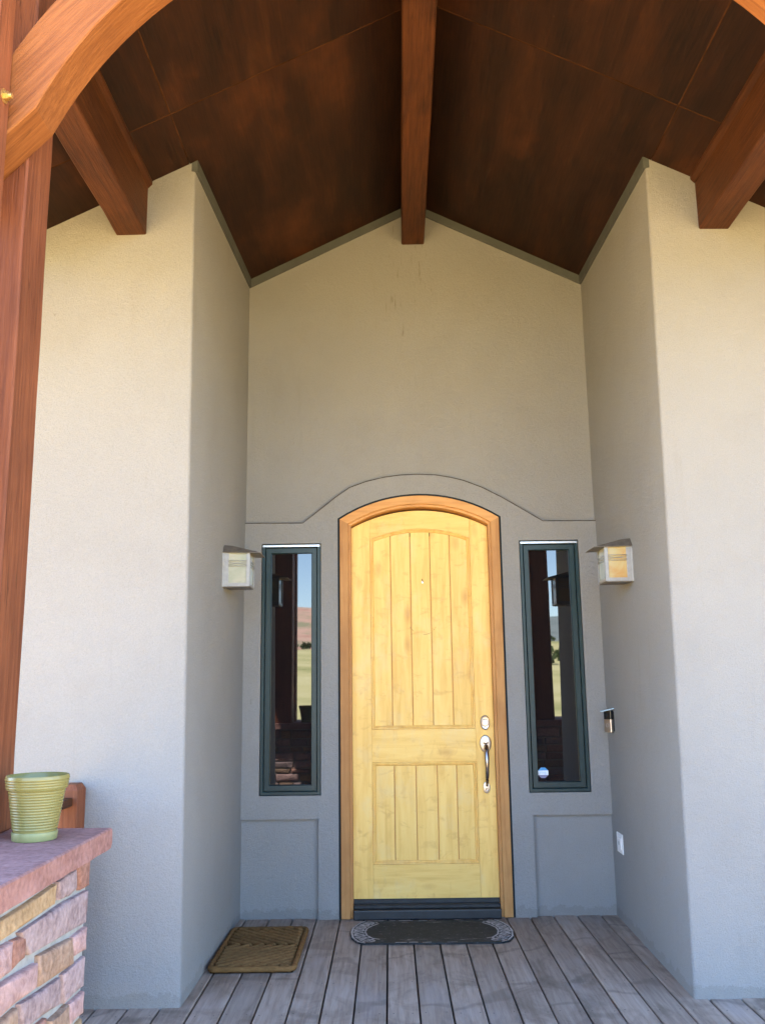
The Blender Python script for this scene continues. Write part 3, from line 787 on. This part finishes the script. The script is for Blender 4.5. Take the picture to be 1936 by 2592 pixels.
def coursed(u0, u1, z0, z1, rng):
    out = []; z = z0
    while z < z1-.02:
        h = rng.uniform(.05, .09); h = min(h, z1-z)
        if z1-(z+h) < .045: h = z1-z
        u = u0
        while u < u1-.01:
            w_ = rng.uniform(.08, .26); 
            if u1-(u+w_) < .07: w_ = u1-u
            g = .006; j = lambda: rng.uniform(-.004, .004)
            out.append([(u+g+j(), z+g+j()), (u+w_-g+j(), z+g+j()), (u+w_-g+j(), z+h-g+j()), (u+g+j(), z+h-g+j())])
            u += w_
        z += h
    return out
KEYS = ['pink', 'red', 'gold', 'purple', 'pink', 'brown', 'purple', 'pink']
def pillar(x0, x1, label, named, rng):
    y0, y1 = -4.02, -3.345; zb, zt = -.38, .985
    t_ = thing('stone_pillar', label, 'pillar', ((x0+x1)/2, (y0+y1)/2, zb))
    MB().box(x0, x1, y0, y1, zb, zt).obj('mortar_core', MORTAR, t_)
    fp_ = lambda p, d: (x1+d, p[0], p[1])
    fm_ = lambda p, d: (x0-d, p[0], p[1])
    fb_ = lambda p, d: (p[0], y1+d, p[1])
    ff_ = lambda p, d: (p[0], y0-d, p[1])
    faces = [(fp_, y0, y1), (fm_, y0, y1), (fb_, x0, x1), (ff_, x0, x1)]
    for k, (f, a, b) in enumerate(faces):
        top = zt-.01
        if named and k == 0:
            for poly, key in named: stone(grow(poly, .0012), f, .013+rng.uniform(0, .006), ST[key], t_, rng)
            top = .58
        for poly in coursed(a, b, zb+.02, top, rng):
            stone(poly, f, .009+rng.uniform(0, .007), ST[rng.choice(KEYS)], t_, rng)
    # sandstone cap with a rough split edge
    cx0, cx1, cy0, cy1 = x0-.055, x1+.040, y0-.06, -3.25
    ring = []
    n = 22
    for (a, b) in (((cx0, cy0), (cx1, cy0)), ((cx1, cy0), (cx1, cy1)), ((cx1, cy1), (cx0, cy1)), ((cx0, cy1), (cx0, cy0))):
        for k in range(n): ring.append((lerp(a[0], b[0], k/n), lerp(a[1], b[1], k/n)))
    def jit(r, amt, z, zj):
        return [(x+rng.uniform(-amt, amt), y+rng.uniform(-amt, amt), z+rng.uniform(-zj, zj)) for x, y in r]
    L = [jit(ring, .0025, zt+.002, 0), jit(ring, .0028, zt+.016, .003), jit(ring, .0018, zt+.042, .002), [(x, y, CAPZ-.004) for x, y in ring], [(lerp(x, (cx0+cx1)/2, .012), lerp(y, (cy0+cy1)/2, .012), CAPZ) for x, y in ring]]
    MB().loops(L, True, True, True).obj('cap', CAPM, t_, smooth=True, sharp=.5)
    return t_
named = [([(-3.445, .977), (-3.352, .975), (-3.352, .907), (-3.415, .909)], 'red'), ([(-3.59, .965), (-3.458, .969), (-3.451, .923), (-3.502, .914), (-3.575, .921)], 'purple'),
 ([(-3.965, .956), (-3.602, .963), (-3.604, .92), (-3.95, .918)], 'gold'), ([(-3.812, .904), (-3.554, .905), (-3.352, .894), (-3.360, .816), (-3.754, .843)], 'purple'),
 ([(-3.455, .801), (-3.350, .801), (-3.350, .744), (-3.441, .752)], 'pink'), ([(-3.69, .822), (-3.468, .802), (-3.451, .738), (-3.688, .756)], 'brown'),
 ([(-3.848, .898), (-3.775, .890), (-3.776, .843), (-3.843, .838)], 'red'), ([(-3.965, .829), (-3.703, .810), (-3.706, .760), (-3.965, .764)], 'pink'),
 ([(-3.791, .750), (-3.538, .729), (-3.538, .668), (-3.768, .690)], 'purple'), ([(-3.52, .730), (-3.352, .727), (-3.356, .655), (-3.50, .658)], 'purple'),
 ([(-3.60, .650), (-3.474, .647), (-3.468, .594), (-3.60, .600)], 'brown'), ([(-3.460, .643), (-3.352, .640), (-3.354, .587), (-3.455, .592)], 'pink'),
 ([(-4.0, .903), (-3.862, .899), (-3.858, .840), (-4.0, .840)], 'pink'), ([(-4.0, .752), (-3.806, .748), (-3.79, .688), (-4.0, .690)], 'brown'), ([(-4.0, .680), (-3.80, .676), (-3.62, .664), (-3.62, .60), (-4.0, .60)], 'red')]
pillar(-1.66, -1.052, 'stacked sandstone pillar with red stone cap carrying the green pot', named, random.Random(4))
pillar(1.17, 1.76, 'right stone pillar seen only as reflection in the right window', None, random.Random(9))

# ---------------------------------------------------------------- railing behind the pot
rail = thing('porch_railing', 'brown wooden porch railing end post behind the green pot', 'railing', (-1.70, -2.4, 0))
L = []
for z, i in ((.0, 0), (.968, 0), (.995, .014)): L.append([(-1.742+i, -1.66+i, z), (-1.652-i, -1.66+i, z), (-1.652-i, -1.545-i, z), (-1.742+i, -1.545-i, z)])
MB().loops(L, True, True, True).obj('rail_post', TIMBER_Z, rail, bevel=.002)
MB().box(-1.750, -1.672, -3.34, -1.665, .90, .938).obj('top_rail', TIMBER_Y, rail, bevel=.004)
MB().box(-1.735, -1.69, -3.34, -1.665, .10, .14).obj('bottom_rail', TIMBER_Y, rail, bevel=.004)
for k in range(13):
    y = lerp(-3.25, -1.78, k/12); MB().box(-1.728, -1.696, y-.016, y+.016, .141, .899).obj('baluster', TIMBER_Z, rail, bevel=.003)

# ---------------------------------------------------------------- green pot
pc = Vector((-1.163, -3.44, CAPZ+.001))
pot = thing('flower_pot', 'empty ribbed green glazed flower pot on the stone pillar cap', 'pot', tuple(pc))
def lathe(prof, name, material, parent, c, n=40):
    prof = [(r_*.925, z_) for r_, z_ in prof]
    L = [[(c.x+r*math.cos(2*math.pi*k/n), c.y+r*math.sin(2*math.pi*k/n), c.z+z) for k in range(n)] for r, z in prof]
    return MB().loops(L, True, True, True).obj(name, material, parent, smooth=True, sharp=.9)
prof = [(.050, .010), (.0600, .012), (.0605, .024)]
H = .165
def pr_(z): return lerp(.0605, .0855, (z-.02)/(H-.02))
z = .026
while z < .128:
    for q, o in ((0, -.0010), (.25, .0006), (.5, .0012), (.75, .0006)): prof.append((pr_(z+q*.0072)+o*1.1, z+q*.0072))
    z += .0072
prof += [(pr_(.130)-.001, .130), (pr_(.132)+.0060, .1315)]
z = .133
while z < .158:
    for q, o in ((0, -.0008), (.25, .0006), (.5, .001), (.75, .0006)): prof.append((pr_(z+q*.0068)*.985+.0060+o, z+q*.0068))
    z += .0068
prof += [(.0880, .1615), (.0885, .164), (.0868, .166), (.0845, .164), (.080, .150), (.057, .020), (.01, .018)]
lathe(prof, 'pot_body', GLAZE, pot, pc)
lathe([(.050, 0), (.0610, .0), (.0625, .004), (.0640, .019), (.0632, .021), (.0600, .0212)], 'saucer', GLAZE_M, pot, pc)

# ---------------------------------------------------------------- lanterns
def lantern(side, yc, zb, label, glass_front, glass_out):
    xwall = xw(side, yc, zb+.1)
    t_ = thing('wall_lantern', label, 'lantern', (xwall, yc, zb), 'box wall lanterns beside the door')
    o = -side                                  # outward direction
    W_, P_, Hh = .186, .158, .204               # along wall, projection, height
    def X(d): return xwall+o*d
    def bx(M, d0, d1, y0, y1, z0, z1):
        a, b = sorted((X(d0), X(d1))); M.box(a, b, yc+y0, yc+y1, zb+z0, zb+z1); return M
    h = W_/2
    bx(MB(), -.01, .008, -h-.004, h+.004, -.002, Hh+.012).obj('back_plate', LFRAME, t_, bevel=.002)
    bars = MB()
    bw_ = .016
    for ys in (-1, 1):
        a, b = sorted((ys*h, ys*(h-.004))); a2, b2 = sorted((ys*h, ys*(h-bw_)))
        bx(bars, P_-.004, P_, a2, b2, 0, Hh)                       # outer face uprights
        bx(bars, P_-.020, P_-.0041, a, b, 0, Hh)                   # side face uprights at the outer corner
        bx(bars, .0081, .034, a, b, 0, Hh)                         # side face upright at the wall
        bx(bars, .0341, P_-.0201, a, b, 0, .020)                   # side bottom rails
    bx(bars, P_-.004, P_, -h+bw_+.0001, h-bw_-.0001, 0, .018)
    bars.obj('lantern_frame', LFRAME, t_, bevel=.001)
    for ys in (-1, 1):
        a, b = sorted((ys*(h-.0055), ys*(h-.0085)))
        bx(MB(), .012, P_-.008, a, b, .004, Hh-.002).obj('glass_panel', glass_front, t_)
    bx(MB(), P_-.0085, P_-.0055, -h+.009, h-.009, .004, Hh-.002).obj('glass_panel', glass_out, t_)
    bt = MB()
    bx(bt, .01, P_-.006, -h+.006, h-.006, -.004, .001)
    bt.obj('base', LROOF, t_)
    # twin wires with a crossing twig between, on every glazed face
    ban = MB()
    def wires(fn, L_):
        zz = Hh*.665
        for dz in (-.016, .014): ban.tube([fn(0, zz+dz), fn(L_, zz+dz)], .0016, 5)
        for sg in (-1, 1):
            ban.tube([fn(u*L_, zz-.001+sg*.012*abs(2*u-1)**1.0*(1 if sg*(1) > 0 else 1)-sg*.003) for u in (0, .2, .4, .5, .6, .8, 1)], .0013, 5)
    wires(lambda u, z_: (X(.03+u), yc-h-.0015, zb+z_), P_-.045)
    wires(lambda u, z_: (X(.03+u), yc+h+.0015, zb+z_), P_-.045)
    wires(lambda u, z_: (X(P_+.0015), yc-h+.008+u, zb+z_), W_-.016)
    ban.obj('twig_band', LFRAME, t_, smooth=True, sharp=2)
    # hipped hood
    e0 = Hh-.002; ov = .030
    up = [(X(0), yc-h-ov*.55, zb+e0), (X(P_+.062), yc-h-ov*.55, zb+e0-.006), (X(P_+.062), yc+h+ov*.55, zb+e0-.006), (X(0), yc+h+ov*.55, zb+e0)]
    rt = [(X(0), yc-h*.72, zb+e0+.046), (X(.050), yc-h*.70, zb+e0+.042), (X(.050), yc+h*.70, zb+e0+.042), (X(0), yc+h*.72, zb+e0+.046)]
    lo_ = [(p[0], p[1], p[2]-.003) for p in up]
    MB().loops([lo_, up, rt], True, True, True).obj('hood', LROOF, t_, bevel=.0008)
    return t_
lantern(-1, -.632, 2.002, 'left box wall lantern with pale opal glass and sloped hood', GLASS_P, GLASS_P)
lantern(1, -.765, 1.988, 'right box wall lantern with amber glass facing out and sloped hood', GLASS_A, GLASS_P)

# ---------------------------------------------------------------- doorbell
bx_, by_, bz_ = xw(1, -.21, 1.18), -.205, 1.116
bell = thing('video_doorbell', 'black and silver video doorbell on the right niche wall', 'doorbell', (bx_, by_, bz_))
rz = Matrix.Rotation(math.radians(-58), 3, 'Z')    # local -Y is the bell's front
def bell_part(name, M, material, **kw):
    for v in M.v:
        q = rz @ Vector((v.x, v.y, 0)); v.x = bx_-.030+q.x; v.y = by_+q.y; v.z += bz_
    return M.obj(name, material, bell, **kw)
def rrect(wd, dp, r, n=4):
    pts = []
    for cx, cy, a0 in ((wd/2-r, -dp/2+r, -90), (wd/2-r, dp/2-r, 0), (-wd/2+r, dp/2-r, 90), (-wd/2+r, -dp/2+r, 180)):
        for k in range(n+1):
            a = math.radians(a0+90*k/n); pts.append((cx+r*math.cos(a), cy+r*math.sin(a)))
    return pts
rr_ = rrect(.062, .026, .008)
bell_part('camera_housing', MB().loops([[(x, y, z) for x, y in rr_] for z in (.078, .131)], True, True, True), BLACKP, smooth=True)
fc = bell_part('faceplate', MB().loops([[(x, y, z) for x, y in rr_] for z in (.0, .0775)], True, True, True), NICKEL, smooth=True)
MBt = MB().tube([(.011*math.cos(k*math.pi/8), -.0145, .042+.011*math.sin(k*math.pi/8)) for k in range(17)], .0013, 5, False)
bell_part('button_ring', MBt, ALU)
bell_part('lens', MB().tube([(0, -.0125, .106), (0, -.0142, .106)], .008, 14), GAPMAT)
M = MB().box(bx_-.030, bx_+.002, by_-.022, by_+.022, bz_+.004, bz_+.127); M.obj('wedge_mount', BLACKP, bell, bevel=.002)
M = MB().box(bx_-.080, bx_-.002, by_-.036, by_+.006, bz_+.134, bz_+.1395)
for v in M.v: v.z += (v.x-bx_+.036)*.22
M.obj('rain_shield', PALEBLUE, bell, bevel=.001)

# ---------------------------------------------------------------- outlet
ox = xw(1, -.21, .46)
outl = thing('outlet_cover', 'white horizontal outlet cover low on the right niche wall', 'outlet', (ox, -.205, .40))
MB().box(ox-.006, ox+.004, -.275, -.140, .402, .517).obj('cover_plate', WHITEP, outl, bevel=.002)
MB().loops([[(ox-.0062, y, z) for y, z in rect(-.252, -.163, .424, .495)], [(ox-.011, y, z) for y, z in rect(-.252, -.163, .424, .495, .004)]], True, False, True).obj('flip_lid', WHITEP, outl)
MB().box(ox-.0125, ox-.0108, -.216, -.199, .45, .47).obj('socket_slot', m_simple('grey_plastic', (.33, .34, .36), .5, .4), outl)

# ---------------------------------------------------------------- coir mat
mx0, mx1, my0, my1 = -1.161, -.700, -1.075, -.295
mat1 = thing('coir_doormat', 'brown woven coir doormat with thick rope border on the deck at left', 'doormat', ((mx0+mx1)/2, (my0+my1)/2, .002))
MB().box(mx0+.02, mx1-.02, my0+.02, my1-.02, .002, .010).obj('mat_backing', m_simple('coir_backing', (.022, .013, .006), .95, .05, grain=(60, .4)), mat1)
cr = .034; rbx = []
for cx, cy, a0 in ((mx1-cr-.016, my0+cr+.016, -90), (mx1-cr-.016, my1-cr-.016, 0), (mx0+cr+.016, my1-cr-.016, 90), (mx0+cr+.016, my0+cr+.016, 180)):
    for k in range(6):
        a = math.radians(a0+90*k/5); rbx.append(Vector((cx+cr*math.cos(a), cy+cr*math.sin(a), .020)))
dense = []
for i in range(len(rbx)):
    a, b = rbx[i], rbx[(i+1) % len(rbx)]; n = max(1, int((b-a).length/.018))
    for k in range(n): dense.append(a.lerp(b, k/n))
L = []; nd = len(dense); rc = random.Random(8)
for i, p in enumerate(dense):
    t_ = (dense[(i+1) % nd]-dense[i-1]).normalized(); u = Vector((t_.y, -t_.x, 0)); r_ = .0145*(1+.05*math.sin(i*1.9))+rc.uniform(-.0008, .0008)
    L.append([p+u*r_*math.cos(2*math.pi*k/10)+Vector((0, 0, r_*math.sin(2*math.pi*k/10))) for k in range(10)])
L.append(L[0]); MB().loops(L).obj('rope_border', COIR, mat1, smooth=True, sharp=2)
ribs = MB(); ix0, ix1, iy0, iy1 = mx0+.036, mx1-.036, my0+.036, my1-.036; midy = (iy0+iy1)/2+.03
def rib(a, b):
    n = max(2, int((Vector(b)-Vector(a)).length/.02)); P = []
    for k in range(n+1):
        p = Vector(a).lerp(Vector(b), k/n); P.append((p.x+rc.uniform(-.001, .001), p.y+rc.uniform(-.0015, .0015), .022+rc.uniform(-.001, .0015)))
    ribs.tube(P, [.0125+rc.uniform(-.0008, .0008) for _ in P], 7)
def cl(x, y, dx, dy, ya, yb):
    """clip a diagonal through (x,y) to the field"""
    t0, t1 = -9, 9
    for p, d, lo, hi in ((x, dx, ix0, ix1), (y, dy, ya, yb)):
        a, b = (lo-p)/d, (hi-p)/d; a, b = min(a, b), max(a, b); t0, t1 = max(t0, a), min(t1, b)
    return ((x+dx*t0, y+dy*t0, .016), (x+dx*t1, y+dy*t1, .016)) if t1-t0 > .02 else None
for k in range(-16, 40):
    q = cl(ix0, midy+k*.056, 1, -.85, midy, iy1)
    if q: rib(*q)
    q = cl(ix0, midy-k*.056, 1, .85, iy0, midy-.012)
    if q: rib(*q)
tag(ribs.obj('rope_ribs', COIR, mat1, smooth=True, sharp=2), kind='stuff')

# ---------------------------------------------------------------- rubber mat at the door
rm = thing('rubber_doormat', 'dark rubber doormat with worn grey lace pattern at the threshold', 'doormat', (.015, -.335, .002))
cxm, cym, hw, hh = .015, -.345, .475, .245
outl_ = []
def mat_outline(d):
    pts = []
    for sx_ in (1, -1):
        seq = [(hw-.085, -hh), (hw-.045, -hh+.03), (hw-.012, -.13), (hw, -.02), (hw-.006, .08), (hw-.035, .17), (hw-.075, hh)]
        if sx_ < 0: seq = [(-x, y) for x, y in reversed(seq)]
        pts += seq
    return [(cxm+x*(1-d/hw), cym+y*(1-d/hh)) for x, y in pts]
MB().loops([[(x, y, .002) for x, y in mat_outline(0)], [(x, y, .008) for x, y in mat_outline(0)], [(x, y, .010) for x, y in mat_outline(.004)]], True, True, True).obj('rubber_base', RUBBER, rm)
lace = MB(); rl = random.Random(2)
def strip(pts, wd):
    pts = [Vector((p[0], p[1], .0104)) for p in pts]; L = []
    for i, p in enumerate(pts):
        t_ = (pts[min(i+1, len(pts)-1)]-pts[max(i-1, 0)]).normalized(); u = Vector((t_.y, -t_.x, 0))*wd/2
        L.append([p-u, p+u])
    for i in range(len(L)-1): lace.add([L[i][0], L[i][1], L[i+1][1], L[i+1][0]], [(0, 1, 2, 3)])
for s in (-1, 1):
    def E_(f, d): # point along the shaped end, inset by d
        seq = [(hw-.085, -hh), (hw-.045, -hh+.03), (hw-.012, -.13), (hw, -.02), (hw-.006, .08), (hw-.035, .17), (hw-.075, hh)]
        t_ = f*(len(seq)-1); i = min(int(t_), len(seq)-2); a, b = seq[i], seq[i+1]; q = t_-i
        x, y = lerp(a[0], b[0], q), lerp(a[1], b[1], q)
        return (cxm+s*(x-d), cym+y*(1-d*.9/hh))
    for d, wd in ((.009, .011), (.088, .010)):
        strip([E_(k/30, d) for k in range(31)], wd)
    for k in range(9):
        f = (k+.5)/9; base = E_(f, .047); rr2 = .021
        strip([(base[0]+rr2*1.3*math.cos(a/10*2*math.pi), base[1]+rr2*math.sin(a/10*2*math.pi)) for a in range(11)], .011)
        strip([(base[0]-.018+.036*q/4, base[1]+.007*math.sin(q*1.6+k)) for q in range(5)], .010)
        b2 = E_(min(1, f+.055), .02); strip([b2, (b2[0]-s*.03, b2[1]+.004)], .014)
        b3 = E_(min(1, f+.055), .07); strip([b3, (b3[0]-s*.012, b3[1]+.012)], .012)
for yy in (-hh+.012, hh-.014):
    x = cxm-hw+.11
    while x < cxm+hw-.12:
        L_ = rl.uniform(.02, .09)
        if rl.random() < (.85 if yy > 0 else .6): strip([(x, cym+yy+rl.uniform(-.003, .003)), (x+L_/2, cym+yy+rl.uniform(-.003, .003)), (x+L_, cym+yy)], rl.uniform(.004, .011))
        x += L_+rl.uniform(.005, .04)
lc = lace.obj('lace_print', LACE, rm)
tag(lc, kind='stuff')
